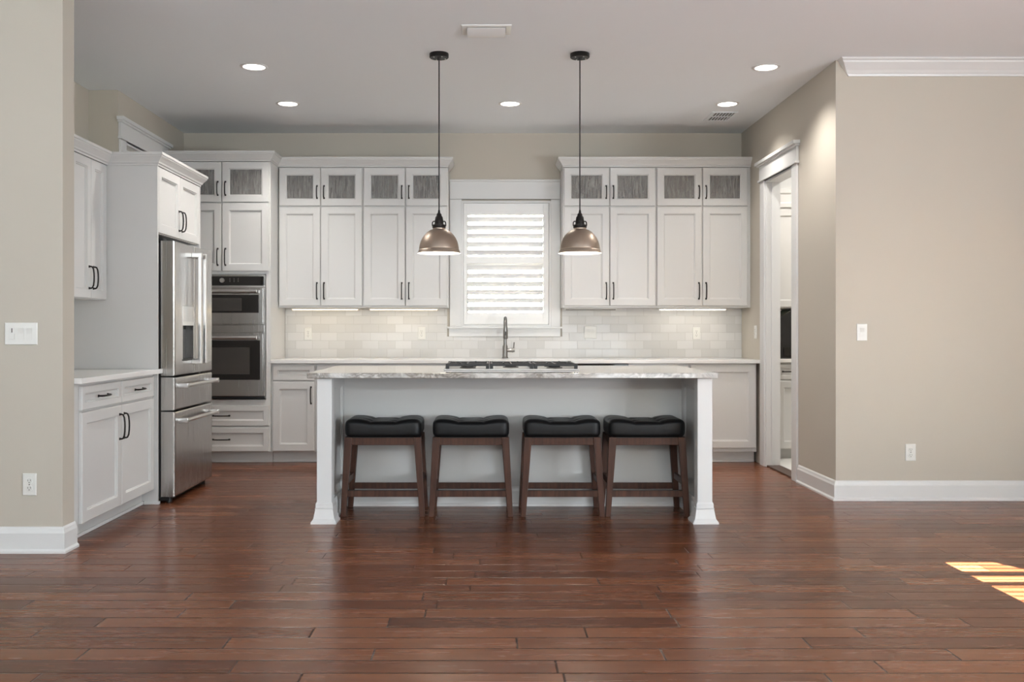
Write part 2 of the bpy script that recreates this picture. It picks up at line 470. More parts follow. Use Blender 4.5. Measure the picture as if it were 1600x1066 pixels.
b = B(); rings(b, [(7.635, 8.445, .01, 2.652, 0), (7.635, 8.445, .01, 2.652, -.04), (7.70, 8.38, .25, 2.628, -.04), (7.71, 8.37, .26, 2.618, -.03), (7.71, 8.37, .26, 2.618, 0)], loop=True)
b.transform(Matrix.Translation((-2.98, 0, 0)) @ Matrix.Rotation(PI/2, 4, 'Z'))
lf = obj('door_leaf', b, M['trim'], dl)
obj('pane', box(-2.975, -2.965, 7.705, 8.375, .255, 2.622), M['black_glass'], lf)

# pantry room
struct('floor_pantry', box(2.54, 4.4, 6.77, 9.5, 0, .014), M['pantry_floor'], 'pale pantry floor')
struct('wall_pantry_rear', box(2.54, 4.4, 9.38, 9.5, 0, CH), M['trim'], 'white pantry rear wall')
struct('wall_pantry_side', box(4.4, 4.5, 6.77, 9.5, 0, CH), M['trim'], 'white pantry side wall')
struct('ceiling_pantry', box(2.54, 4.4, 9.25, 9.5, CH-.1, CH), M['ceiling'], 'pantry ceiling edge')
area('assumed_pantry_lamp', (3.3, 8.1, 2.95), (0, 0, 0), .4, .4, 30, (1, .97, .92))  # assumed pantry ceiling light, added out of sight

# assumed rear shuttered window that throws the sun patch; a board is added to cut the patch's edge
def assumed_rear_window():
    r = thing('window_2', 'assumed shuttered rear window that lets the sun in', 'window'); r['kind'] = 'structure'; del r['category']
    b = B()
    for z in (2.318, 2.262): bx(b, 2.33, 3.5, -3.09, -3.06, z-.008, z+.008)
    v = [(2.54, 2.41), (3.5, 2.41), (3.5, 2.30), (2.70, 2.322)]  # unseen board, added only to slant the top of the sun patch
    lo = [b.verts.new((x, -3.09, z)) for x, z in v]; hi = [b.verts.new((x, -3.06, z)) for x, z in v]
    for i in range(4): b.faces.new((lo[i], lo[(i+1) % 4], hi[(i+1) % 4], hi[i]))
    b.faces.new(lo); b.faces.new(hi[::-1])
    obj('window_bars_and_sun_board', b, M['trim'], r)
    b = B()
    z = 1.96
    while z < 2.40:
        bx(b, 2.335, 3.495, -3.055, -3.043, z, z+.003); z += .021
    obj('blind', b, M['louver'], r)
assumed_rear_window()

# kitchen window: casing, shutter
win = thing('window_1', 'white cased kitchen window over the sink', 'window'); win['kind'] = 'structure'; del win['category']
b = B()
bx(b, -.347, -.235, 9.088, 9.11, 1.213, 2.42); bx(b, .612, .700, 9.088, 9.11, 1.213, 2.42)
obj('casing', b, M['trim'], win, bevel=.003)
b = B(); bx(b, -.347, .70, 9.084, 9.11, 2.42, 2.585); bx(b, -.347, .70, 9.072, 9.11, 2.585, 2.605); bx(b, -.347, .70, 9.078, 9.11, 2.42, 2.432)
obj('head_casing', b, M['trim'], win, bevel=.002)
b = B(); bx(b, -.37, .715, 9.06, 9.11, 1.195, 1.213); obj('sill', b, M['trim'], win, bevel=.003)
b = B(); bx(b, -.355, .70, 9.09, 9.11, 1.12, 1.195); obj('apron', b, M['trim'], win, bevel=.002)
b = B()
bx(b, -.235, -.215, 9.09, 9.24, 1.213, 2.405); bx(b, .592, .612, 9.09, 9.24, 1.213, 2.405); bx(b, -.215, .592, 9.09, 9.24, 2.385, 2.405); bx(b, -.215, .592, 9.09, 9.24, 1.213, 1.232)
obj('jamb', b, M['trim'], win)
b = B(); bx(b, -.215, -.175, 9.19, 9.22, 1.232, 2.385); bx(b, .552, .592, 9.19, 9.22, 1.232, 2.385); bx(b, -.175, .552, 9.19, 9.22, 1.80, 1.84)
bx(b, -.175, .552, 9.19, 9.22, 2.345, 2.385); bx(b, -.175, .552, 9.19, 9.22, 1.232, 1.272); obj('sash', b, M['trim'], win)
obj('pane', box(-.175, .552, 9.203, 9.207, 1.272, 2.345), M['clear'], win)

sh = thing('window_shutter', 'white plantation shutter with open louvers in the kitchen window', 'shutter', (.188, 9.10, 1.235))
def local(x): return x - .188
b = B(); ZB = 1.235
bx(b, local(-.213), local(-.187), -.006, .03, 0, 2.383-ZB); bx(b, local(.538), local(.590), -.006, .03, 0, 2.383-ZB)
bx(b, local(-.187), local(.538), -.006, .03, 2.272-ZB, 2.383-ZB); bx(b, local(-.187), local(.538), -.006, .03, 0, 1.345-ZB)
bx(b, local(-.187), local(.538), -.006, .03, 1.812-ZB, 1.878-ZB)
obj('frame', b, M['louver'], sh, bevel=.002)
obj('tilt_catch', box(local(.12), local(.25), -.012, -.006, 1.30-ZB, 1.306-ZB), M['louver'], sh)
def louver(zc, tilt):
    bm = B(); n = 14; w = .038; t = .0055
    vs0, vs1 = [], []
    for i in range(n):
        a = 2*PI*i/n; y = w*math.cos(a); z = t*math.sin(a)
        yy = y*math.cos(tilt)-z*math.sin(tilt); zz = y*math.sin(tilt)+z*math.cos(tilt)
        vs0.append(bm.verts.new((local(-.186), .02+yy, zz+zc-ZB))); vs1.append(bm.verts.new((local(.537), .02+yy, zz+zc-ZB)))
    for i in range(n): bm.faces.new((vs0[i], vs0[(i+1) % n], vs1[(i+1) % n], vs1[i]))
    bm.faces.new(vs0[::-1]); bm.faces.new(vs1)
    obj('louver', bm, M['louver'], sh, smooth=True)
for i in range(5): louver(1.878+.394*(i+.5)/5, -.62)
for i in range(6): louver(1.345+.467*(i+.5)/6, -.62)

# outside
o = struct('ground', box(-30, 30, 9.5, 40, -.4, -.3), M['grass'], 'lawn outside the kitchen window'); 
nb = thing('neighbour_house', 'pale stucco neighbouring house outside the kitchen window', 'house', (0, 16, -.3))
obj('wall', box(-7, 8, 0, .3, 0, 2.865), M['siding'], nb)
b = B(); vv = [b.verts.new(c) for c in ((-7.5, -.03, 2.87), (8.5, -.03, 2.87), (8.5, 4, 4.4), (-7.5, 4, 4.4), (-7.5, -.03, 2.95), (8.5, -.03, 2.95), (8.5, 4, 4.5), (-7.5, 4, 4.5))]
for f in ((0, 1, 2, 3), (4, 5, 6, 7), (0, 1, 5, 4), (1, 2, 6, 5), (2, 3, 7, 6), (3, 0, 4, 7)): b.faces.new([vv[i] for i in f])
obj('roof', b, M['siding'], nb)

# ------------------------------------------------------------------ cabinet parts
def pull(parent, loc, L, vertical=True, name='handle'):
    bm = B(); h = L/2; pts = []
    prof = [(-h, 0), (-h, -.014), (-h+.004, -.022), (-h*.72, -.029), (-h*.35, -.032), (0, -.033), (h*.35, -.032), (h*.72, -.029), (h-.004, -.022), (h, -.014), (h, 0)]
    for u, y in prof: pts.append((0, y, u) if vertical else (u, y, 0))
    tube(bm, pts, .0052, 8)
    for s in (-h, h):
        q = .0075
        if vertical: bx(bm, -q, q, -.004, 0, s-q, s+q)
        else: bx(bm, s-q, s+q, -.004, 0, -q, q)
    return obj(name, bm, M['black_metal'], parent, loc, smooth=True)

def front(parent, name, x0, x1, z0, z1, rail=.061, t=.020):
    """shaker front with beaded recessed panel; its own origin at its lower left back corner"""
    w, h = x1-x0, z1-z0; bm = B()
    R = lambda i, y: (i, w-i, i, h-i, y)
    rr = [R(.001, 0), R(0, -.002), R(0, -t+.003), R(.0035, -t), R(rail, -t), R(rail+.0015, -t+.006), R(rail+.008, -t+.008), R(rail+.010, -t+.015)]
    rings(bm, rr)
    return obj(name, bm, M['cab'], parent, (x0, 0, z0))

def glass_front(parent, x0, x1, z0, z1, rail=.064, t=.020):
    w, h = x1-x0, z1-z0; bm = B()
    R = lambda i, y: (i, w-i, i, h-i, y)
    rr = [R(.001, 0), R(0, -.002), R(0, -t+.003), R(.0035, -t), R(rail-.006, -t), R(rail-.003, -t+.005), R(rail+.002, -t+.006), R(rail+.004, -t+.012), R(rail+.004, 0)]
    rings(bm, rr, loop=True)
    d = obj('glass_door', bm, M['cab'], parent, (x0, 0, z0))
    obj('pane', box(rail, w-rail, -.008, -.004, rail, h-rail), M['glass'], d)
    return d

def carcass(t, Wd, D, z0, z1, holes=(), shelves=(), stiles=(), toe=True, toe_loc=None):
    """panels around an open box; the face frame is left open where holes say (x0,x1,z0,z1)"""
    bm = B(); p = .016
    bx(bm, 0, p, .02, D, z0, z1); bx(bm, Wd-p, Wd, .02, D, z0, z1)
    bx(bm, p, Wd-p, .02, D, z0, z0+p); bx(bm, p, Wd-p, .02, D, z1-p, z1); bx(bm, p, Wd-p, D-p, D, z0+p, z1-p)
    for s in shelves: bx(bm, p, Wd-p, .02, D-p, s-p/2, s+p/2)
    if not holes: bx(bm, 0, Wd, .001, .02, z0, z1)
    else:
        hs = sorted(holes); x = 0
        zb = hs[0][2]; zt = hs[0][3]
        if zb > z0: bx(bm, 0, Wd, .001, .02, z0, zb)
        if zt < z1: bx(bm, 0, Wd, .001, .02, zt, z1)
        for xa, xb, za, zc in hs:
            bx(bm, x, xa, .001, .02, zb, zt); x = xb
        bx(bm, x, Wd, .001, .02, zb, zt)
    obj('body', bm, M['cab'], t)

def toe(t, Wd, D, h=.1, rec=.075, ends=(0, 0)):
    b = B(); bx(b, ends[0], Wd-ends[1], rec, rec+.018, 0, h)
    obj('toe_kick', b, M['cab'], t)
    b = B(); bx(b, ends[0], Wd-ends[1], rec-.012, rec, 0, .02, bev=.004); obj('shoe_moulding', b, M['trim'], t)

# ------------------------------------------------------------------ left run: base cabinet, counter, upper cabinet, panels, fridge cabinet
# local x runs along world +Y, local -y faces world +X
def left_thing(name, label, cat, X, Y, Z=0.0, group=None): return thing(name, label, cat, (X, Y, Z), PI/2, group)

t = left_thing('base_cabinet', 'white base cabinet with two drawers over two doors left of the refrigerator', 'cabinet', -2.255, 5.245)
Wd = 1.25
carcass(t, Wd, .605, .1, .883)
toe(t, Wd, .6, ends=(0, .0))
for a, c in ((.064, .637), (.645, 1.212)):
    d = front(t, 'drawer', a, c, .735, .868, rail=.040); pull(d, ((c-a)/2, -.02, .066), .135, False)
for i, (a, c) in enumerate(((.064, .637), (.645, 1.212))):
    d = front(t, 'door', a, c, .108, .722); pull(d, ((c-a-.032) if i == 0 else .032, -.02, .614-.13), .15)

bm = prism(B(), [(-2.868, 5.236), (-2.205, 5.236), (-2.205, 6.545), (-2.221, 6.545), (-2.221, 6.497), (-2.868, 6.497)], .885, .917)
tag(obj('countertop', bm, M['quartz'], bevel=.003), 'white quartz countertop on the left base cabinet beside the refrigerator', 'countertop')

t = left_thing('upper_cabinet', 'tall narrow white wall cabinet with two doors above the left counter', 'cabinet', -2.585, 5.60, 1.38)
carcass(t, .895, .283, 0, .915)
for a, c in ((.012, .34), (.345, .628), (.634, .885)):
    d = front(t, 'door', a, c, .006, .912, rail=.055)
    if a > .3: pull(d, ((c-a-.03) if a < .6 else .03, -.02, .135), .14)

t = left_thing('refrigerator_surround', 'tall white side panel between the left cabinets and the refrigerator', 'panel', -2.227, 6.50)
obj('board', box(0, .02, 0.0, .64, .02, 2.295), M['cab'], t)
b = B(); bx(b, -.012, .022, -.012, .09, 0, .02, bev=.003); obj('shoe_moulding', b, M['trim'], t)
t = left_thing('refrigerator_surround', 'tall white side panel on the far side of the refrigerator', 'panel', -2.227, 7.455)
obj('board', box(0, .018, 0.0, .64, 0, 2.295), M['cab'], t)

t = left_thing('refrigerator_cabinet', 'white two door cabinet mounted above the refrigerator', 'cabinet', -2.247, 6.521, 1.84)
carcass(t, .933, .60, 0, .455)
for i, (a, c) in enumerate(((.004, .463), (.469, .929))):
    d = front(t, 'door', a, c, .004, .452, rail=.06); pull(d, ((c-a-.03) if i == 0 else .03, -.02, .125), .14)

CROWN = lambda zb, h=.084, p=.048: [(-.02, zb), (.004, zb), (.004, zb+.012), (.012, zb+.016), (.016, zb+.026), (.03, zb+.044), (p-.006, zb+.058), (p-.006, zb+.064), (p, zb+.068), (p, zb+h), (-.02, zb+h)]
tag(obj('cabinet_crown', sweep(B(), CROWN(2.296), [(-2.565, 5.60), (-2.565, 6.5), (-2.227, 6.5), (-2.227, 7.474), (-2.50, 7.474)]), M['cab']),
    'white crown moulding stepping along the left wall cabinet and over the refrigerator', 'crown moulding')

# ------------------------------------------------------------------ refrigerator
t = left_thing('refrigerator', 'stainless steel french door refrigerator with two bottom drawers', 'refrigerator', -2.225, 6.545)
FW = .892
b = B(); bx(b, 0, FW, .004, .66, .03, 1.775); obj('case', b, M['case'], t)
def slab(name, x0, x1, z0, z1, hole=None):
    bm = B(); w, h = x1-x0, z1-z0
    R = lambda i, y: (i, w-i, i, h-i, y)
    rr = [R(.004, 0), R(0, -.004), R(0, -.088), R(.003, -.097), R(.010, -.1015), R(.02, -.103)]
    if hole:
        a = (hole[0]-x0, hole[1]-x0, hole[2]-z0, hole[3]-z0)
        rr += [(*a, -.103), (*a, -.045)]
    rings(bm, rr)
    return obj(name, bm, M['steel'], t, (x0, 0, z0))
d1 = slab('door', .002, .443, .868, 1.79, (.165, .405, .966, 1.216))
d2 = slab('door', .449, .89, .868, 1.79)
def fr_handle(d, x):
    b = B(); bx(b, x-.020, x+.020, -.172, -.148, .075, .865, bev=.005)
    bx(b, x-.0205, x+.0205, -.173, -.102, .835, .870, bev=.004); bx(b, x-.0205, x+.0205, -.173, -.102, .07, .105, bev=.004)
    obj('handle', b, M['steel_bright'], d)
fr_handle(d1, .385); fr_handle(d2, .055)
obj('dispenser_panel', box(.163, .403, -.106, -.1025, .352, .48, bev=.001), M['steel_bright'], d1)
obj('dispenser_light', box(.166, .40, -.1075, -.100, .345, .372), M['white_plastic'], d1)
b = B(); bx(b, .165, .402, -.05, -.046, .10, .346); bx(b, .162, .404, -.108, -.05, .096, .108); obj('dispenser_recess', b, M['case'], d1)
for x_ in (.24, .31):
    b = B(); tube(b, [(x_, -.075, .345), (x_, -.075, .318)], .011, 12); obj('spout', b, M['black'], d1)
for z0, z1, hz in ((.632, .857, .165), (.042, .622, .515)):
    d = slab('drawer', .002, .89, z0, z1)
    b = B(); tube(b, [(.055, -.158, hz), (.835, -.158, hz)], .0135, 12)
    for x in (.06, .80):
        bx(b, x, x+.034, -.172, -.102, hz-.017, hz+.017, bev=.004)
    obj('handle', b, M['steel_bright'], d, smooth=True)
b = B(); bx(b, .03, FW-.03, -.05, .02, .012, .038); obj('base_grille', b, M['black'], t)
for x in (.06, FW-.06):
    b = B(); lathe(b, [(0, 0), (.022, 0), (.022, .03), (0, .03)], 16, (x, -.04, 0)); obj('foot', b, M['black'], t, smooth=True)
for x_ in (.008, FW-.07): obj('hinge_cover', box(x_, x_+.062, -.02, .06, 1.776, 1.81 if x_ < .1 else 1.787, bev=.004), M['black'], t)

# ------------------------------------------------------------------ back run
TX = -2.775
t = thing('oven_cabinet', 'tall white oven cabinet with glass doors at top in the left corner', 'cabinet', (TX, 8.50, 0))
TW = -1.909 - TX
b = B()
D = .60
bx(b, 0, .018, .02, D, .1, 2.672); bx(b, TW-.018, TW, .02, D, .1, 2.672)
for z in (.1, .575, 1.672, 2.30, 2.654): bx(b, .018, TW-.018, .02, D, z, z+.018)
bx(b, .018, TW-.018, D-.012, D, .118, 2.654)
bx(b, 0, TW, .001, .02, .1, .565); bx(b, 0, TW, .001, .02, 1.68, 2.31); bx(b, 0, TW, .001, .02, 2.652, 2.672)
bx(b, 0, .055, .001, .02, .565, 1.68); bx(b, TW-.042, TW, .001, .02, .565, 1.68)
bx(b, 0, .06, .001, .02, 2.31, 2.652); bx(b, TW-.06, TW, .001, .02, 2.31, 2.652); bx(b, TW/2-.05, TW/2+.05, .001, .02, 2.31, 2.652)
obj('body', b, M['cab'], t)
obj('filler', box(-.093, 0, .004, .018, .1, 2.672), M['cab'], t)
toe(t, TW, .6)
xm = .436
for i, (a, c) in enumerate(((.014, xm-.004), (xm+.004, TW-.014))):
    d = glass_front(t, a, c, 2.312, 2.668); pull(d, ((c-a-.03) if i == 0 else .03, -.02, .12), .118)
    d = front(t, 'door', a, c, 1.702, 2.302); pull(d, ((c-a-.03) if i == 0 else .03, -.02, .125), .145)
for z0, z1 in ((.335, .512), (.108, .318)):
    d = front(t, 'drawer', .014, TW-.014, z0, z1, rail=.045); pull(d, ((TW-.028)/2, -.02, (z1-z0)/2), .145, False)

# wall oven
OX0, OW = -2.716, .762
t = thing('wall_oven', 'stainless wall oven with microwave above oven, built into the tall cabinet', 'oven', (OX0, 8.50, .578))
oz = lambda y: 1.18+(516-y)/176.9-.578
b = B(); bx(b, 0, .012, -.022, -.001, 0, oz(429.5)); bx(b, OW-.012, OW, -.022, -.001, 0, oz(429.5)); bx(b, .012, OW-.012, -.022, -.001, oz(432), oz(429.5)); bx(b, .012, OW-.012, -.010, -.001, 0, oz(432))
obj('frame', b, M['steel'], t)
cp = obj('control_panel', box(.014, OW-.014, -.030, -.010, oz(446), oz(432)), M['black_glass'], t)
b = B(); lathe(b, [(0, .018), (.019, .018), (.021, .012), (.021, 0)], 28, (.385, -.030, oz(438.3)), 'Y'); obj('knob', b, M['steel_bright'], cp, smooth=True)
for i in range(9): obj('marking', box(.45+.0364*(i % 3), .456+.0364*(i % 3), -.0306, -.030, oz(435.9+2.2*(i//3)), oz(435.2+2.2*(i//3))), M['panel_mark'], cp)
for i in range(6): obj('marking', box(.16+.025*i, .17+.025*i, -.0306, -.030, oz(438.6), oz(438.1)), M['panel_mark'], cp)
obj('trim_bar', box(.002, OW-.002, -.026, -.010, oz(449.2), oz(446.4), bev=.002), M['steel_bright'], t)
md = obj('microwave_door', box(.014, OW-.014, -.042, -.010, oz(506.8), oz(450.4), bev=.003), M['steel'], t)
obj('glass', box(.016, OW-.052, -.0455, -.041, oz(489), oz(461), bev=.001), M['black_glass'], md)
obj('window', box(.10, OW-.20, -.0465, -.0455, oz(486), oz(466)), M['window_glass'], md)
def oven_handle(d, zc, r=.0125):
    b = B(); tube(b, [(.05, -.085, zc), (OW-.06, -.085, zc)], r, 14)
    for x in (.07, OW-.1): bx(b, x, x+.026, -.09, -.041, zc-.010, zc+.010, bev=.003)
    obj('handle', b, M['steel_bright'], d, smooth=True)
oven_handle(md, oz(455.6), .015)
b = B(); lathe(b, [(.0, .0035), (.019, .0035), (.021, .0015), (.021, 0)], 32, (.215, -.042, oz(497.5)), 'Y'); bd = obj('badge', b, M['steel_bright'], md, smooth=True)
b = B(); lathe(b, [(.0125, .004), (.0165, .004), (.0165, .003), (.0125, .003)], 32, (.215, -.042, oz(497.5)), 'Y'); tube(b, [(.207, -.0458, oz(497.0)), (.212, -.0458, oz(498.6)), (.215, -.0458, oz(496.4)), (.218, -.0458, oz(498.6)), (.223, -.0458, oz(497.0))], .0011, 6); obj('badge_mark', b, M['badge_ink'], bd)
obj('centre_panel', box(.004, OW-.004, -.032, -.010, oz(519.6), oz(508.4), bev=.002), M['steel'], t)
od = obj('oven_door', box(.014, OW-.014, -.042, -.010, oz(619), oz(521), bev=.003), M['steel'], t)
obj('glass', box(.016, OW-.040, -.0455, -.041, oz(593.5), oz(532), bev=.001), M['black_glass'], od)
obj('window', box(.09, OW-.13, -.0465, -.0455, oz(585), oz(543)), M['window_glass'], od)
oven_handle(od, oz(527.6), .017)
obj('vent', box(.006, OW-.002, -.036, -.010, oz(623), oz(619.4)), M['black'], t)

# upper cabinets on the back wall
UZ0, UZ1 = 1.386, 2.672
def upper(x0, x1, label, group):
    w = x1-x0; t = thing('upper_cabinet', label, 'cabinet', (x0, 8.80, UZ0), 0, group)
    H = UZ1-UZ0; gz0, gz1 = 2.318-UZ0, 2.664-UZ0
    bm = B(); p = .016; D = .306
    bx(bm, 0, p, .02, D, 0, H); bx(bm, w-p, w, .02, D, 0, H)
    for z in (0, gz0-.012, H-p): bx(bm, p, w-p, .02, D, z, z+p)
    bx(bm, p, w-p, D-.01, D, p, H-p)
    bx(bm, 0, w, .001, .02, 0, gz0+.004); bx(bm, 0, w, .001, .02, gz1-.03, H)
    bx(bm, 0, .05, .001, .02, gz0+.004, gz1-.03); bx(bm, w-.05, w, .001, .02, gz0+.004, gz1-.03); bx(bm, w/2-.045, w/2+.045, .001, .02, gz0+.004, gz1-.03)
    obj('body', bm, M['cab'], t)
    for i, (a, c) in enumerate(((.008, w/2-.0045), (w/2+.0045, w-.008))):
        d = glass_front(t, a, c, gz0, gz1); pull(d, ((c-a-.028) if i == 0 else .028, -.02, .125), .112)
        d = front(t, 'door', a, c, .018, gz0-.012); pull(d, ((c-a-.028) if i == 0 else .028, -.02, .135), .145)
    return t
G1 = 'two door wall cabinets with glass tops on the back wall'
upper(-1.903, -1.131, 'white wall cabinet with glass top doors beside the tall oven cabinet', G1)
upper(-1.130, -.353, 'white wall cabinet with glass top doors just left of the window', G1)
upper(.703, 1.553, 'white wall cabinet with glass top doors just right of the window', G1)
upper(1.554, 2.398, 'white wall cabinet with glass top doors beside the right side wall', G1)
obj_f = tag(obj('filler_strip', box(2.398, 2.419, 8.80, 8.815, UZ0, UZ1), M['cab']), 'narrow white filler strip between the last wall cabinet and side wall', 'filler')
tag(obj('cabinet_crown', sweep(B(), CROWN(2.673), [(-2.868, 8.48), (-1.909, 8.48), (-1.909, 8.78), (-.353, 8.78), (-.353, 9.105)]), M['cab']),
    'white crown moulding over the oven cabinet and wall cabinets left of the window', 'crown moulding')
tag(obj('cabinet_crown', sweep(B(), CROWN(2.673), [(.703, 9.105), (.703, 8.78), (2.418, 8.78)]), M['cab']),
    'white crown moulding over the wall cabinets right of the window', 'crown moulding')

# base cabinets on the back wall
def base(x0, x1, label, spec):
    w = x1-x0; t = thing('base_cabinet', label, 'cabinet', (x0, 8.52, 0)); carcass(t, w, .585, .1, .883); toe(t, w, .585)
    for kind, a, c, z0, z1, hx in spec:
        d = front(t, 'drawer' if kind == 'w' else 'door', a, c, z0, z1, rail=.042 if kind == 'w' else .061)
        if hx is not None:
            if kind == 'w': pull(d, ((c-a)/2, -.02, (z1-z0)/2), .135, False)
            else: pull(d, ((c-a-.03) if hx else .03, -.02, z1-z0-.12), .145)
    return t
base(-1.907, -1.513, 'white base cabinet with one drawer and door at the left end of the back counter', [('w', .015, .384, .735, .868, None), ('d', .015, .384, .108, .722, 1)])
base(-1.512, -.292, 'wide white base cabinet on the back wall left of the sink, mostly behind the island', [('w', .01, .606, .735, .868, 1), ('w', .613, 1.21, .735, .868, 1), ('d', .01, .606, .108, .722, 1), ('d', .613, 1.21, .108, .722, 0)])
base(-.291, .656, 'white sink base cabinet under the kitchen window behind the island', [('w', .01, .47, .735, .868, None), ('w', .477, .937, .735, .868, None), ('d', .01, .47, .108, .722, 1), ('d', .477, .937, .108, .722, 0)])
base(1.262, 1.798, 'white base cabinet on the back wall right of the dishwasher', [('w', .01, .526, .735, .868, 1), ('d', .01, .526, .108, .722, 0)])
base(1.80, 2.396, 'white base cabinet with one full height door at the right end of the back counter', [('d', .008, .585, .135, .872, None)])
t = thing('dishwasher', 'stainless steel dishwasher under the back counter right of the sink', 'dishwasher', (.66, 8.52, 0))
obj('case', box(0, .598, .0, .57, .1, .88), M['case'], t)
d = obj('door', box(.003, .595, -.035, -.001, .11, .835, bev=.004), M['steel'], t)
b = B(); tube(b, [(.05, -.075, .79), (.55, -.075, .79)], .011, 12); bx(b, .06, .08, -.08, -.034, .782, .798); bx(b, .52, .54, -.08, -.034, .782, .798); obj('handle', b, M['steel_bright'], d, smooth=True)
obj('control_strip', box(.003, .595, -.033, -.001, .837, .878), M['black_glass'], t)
obj('toe_panel', box(.003, .595, .05, .07, 0, .1), M['black'], t)
tag(obj('countertop', box(-1.905, 2.416, 8.472, 9.108, .885, .917), M['quartz'], bevel=.003), 'long white quartz countertop along the back wall under the window', 'countertop')
b = B(); bx(b, -1.907, 2.419, 9.098, 9.109, .917, 1.119); bx(b, -1.907, -.372, 9.098, 9.109, 1.119, 1.385); bx(b, .717, 2.419, 9.098, 9.109, 1.119, 1.385)
tag(obj('backsplash', b, M['tile']), 'glossy white subway tile backsplash above the back counter', 'backsplash')

# faucet
t = thing('faucet', 'brushed nickel gooseneck kitchen faucet standing in front of the window', 'faucet', (.175, 8.98, .917))
b = B(); lathe(b, [(0, 0), (.030, 0), (.030, .006), (.026, .012), (.024, .02), (.024, .11), (.018, .125), (.0, .125)], 28); obj('body', b, M['nickel'], t, smooth=True)
pts = [(0, 0, .11), (0, 0, .29)] + [(0, -.085+.085*math.cos(a), .29+.085*math.sin(a)) for a in [PI*k/12 for k in range(1, 12)]] + [(0, -.17, .29)]
b = B(); tube(b, pts, .016, 14); obj('spout', b, M['nickel'], t, smooth=True)
b = B(); tube(b, [(0, -.17, .295), (0, -.17, .26), (0, -.17, .19), (0, -.17, .18)], [.017, .021, .022, .018], 16); sp = obj('spray_head', b, M['nickel'], t, smooth=True)
obj('spray_button', box(-.006, .006, -.192, -.186, .215, .25), M['black'], sp)
b = B(); tube(b, [(.018, 0, .075), (.065, 0, .075)], .018, 16); tube(b, [(.062, 0, .075), (.088, 0, .078)], [.022, .020], 16); tube(b, [(.077, 0, .085), (.084, -.02, .15)], .0055, 10); obj('handle', b, M['nickel'], t, smooth=True)

# under cabinet lights
def strip(x0, x1, m, label, power, color):
    t = thing('under_cabinet_light', label, 'light', ((x0+x1)/2, 8.93, 1.366), 0, 'slim light bars under the back wall cabinets'); w = (x1-x0)/2
    obj('housing', box(-w-.012, w+.012, -.022, .022, .008, .019), M['white_plastic'], t)
    obj('diffuser', box(-w, w, -.018, .018, 0, .008), M[m], t)
    if power:
        a = area('under_cabinet_glow', (0, 0, -.006), (0, 0, 0), 2*w, .03, power, color); a.parent = t
strip(-1.80, -1.20, 'warm_tube', 'warm lit light bar under the wall cabinet beside the oven tower', .2, (1, .89, .74))
strip(-1.08, -.46, 'warm_tube', 'warm lit light bar under the wall cabinet left of the window', .22, (1, .94, .84))
strip(1.615, 2.22, 'cool_tube', 'white lit light bar under the wall cabinet beside the side wall', .36, (1, .95, .86))
strip(.74, 1.20, 'strip_off', 'unlit light bar under the wall cabinet right of the window', 0, None)

# ------------------------------------------------------------------ island
t = thing('kitchen_island', 'white kitchen island with square end posts and open seating side', 'island', (.158, 5.86, 0))
IX = lambda x: x-.158
IY = lambda y: y-5.86
b = B(); bx(b, IX(-1.02), IX(1.335), IY(6.45), IY(6.985), .1, .886); bx(b, IX(-1.0), IX(1.315), IY(6.45), IY(6.92), 0, .1)
obj('body', b, M['cab'], t)
def post(x0, x1):
    b = B(); bx(b, IX(x0), IX(x1), 0, .092, .10, .886, bev=.004)
    o = obj('post', b, M['trim'], t)
    b = B(); c = (IX(x0)+IX(x1))/2; h = (x1-x0)/2
    R = lambda e, z: [(c-h-e, -e, z), (c+h+e, -e, z), (c+h+e, .092+e, z), (c-h-e, .092+e, z)]
    rows = [[b.verts.new(q) for q in R(e, z)] for e, z in ((.032, 0), (.032, .010), (.018, .030), (.008, .085), (.010, .092), (.006, .096), (.006, .118), (.0005, .13))]
    for a1, b1 in zip(rows, rows[1:]):
        for j in range(4): b.faces.new((a1[j], a1[(j+1) % 4], b1[(j+1) % 4], b1[j]))
    b.faces.new(rows[0][::-1]); b.faces.new(rows[-1])
    obj('plinth', b, M['trim'], o)
post(-1.036, -.944); post(1.288, 1.380)
def end_panel(xa, xb, face):     # shaker panelled end wall from post to body; recess on the side facing the stools
    L_ = 6.449-5.953; bm = B()
    R = lambda i, y: (i, L_-i, .02+i*1.4, .884-i, y)
    th = abs(xb-xa)
    rings(bm, [R(0, 0), R(0, -th), R(.07, -th), R(.075, -th+.006), R(.082, -th+.008), R(.085, -th+.012)])
    if face > 0: bm.transform(Matrix.Translation((IX(xa), IY(5.953), 0)) @ Matrix.Rotation(PI/2, 4, 'Z'))
    else: bm.transform(Matrix.Translation((IX(xb), IY(6.449), 0)) @ Matrix.Rotation(-PI/2, 4, 'Z'))
    p = obj('end_panel', bm, M['cab'], t)
end_panel(-1.02, -.955, 1); end_panel(1.312, 1.345, -1)
SK = [(0, 0), (.022, 0), (.022, .012), (.014, .022), (.014, .10), (.010, .118), (.004, .13), (0, .13)]
b = sweep(B(), SK, [(IX(-.955), IY(5.985)), (IX(-.955), IY(6.45)), (IX(1.312), IY(6.45)), (IX(1.312), IY(5.985))])
obj('skirting', b, M['trim'], t)
b = B()
for a, c in ((-1.0, -.43), (-.42, .15), (.16, .73), (.74, 1.31)): bx(b, IX(a), IX(c), IY(6.985), IY(7.003), .11, .87, bev=.002)
obj('rear_door', b, M['cab'], t)
b = B(); bx(b, -1.245, 1.245, IY(5.81), IY(7.04), .888, .920)
o = obj('island_countertop', b, M['marble'], None, (.158, 5.86, 0), bevel=.004)
tag(o, 'white granite island countertop with grey veining, resting on the island', 'countertop')

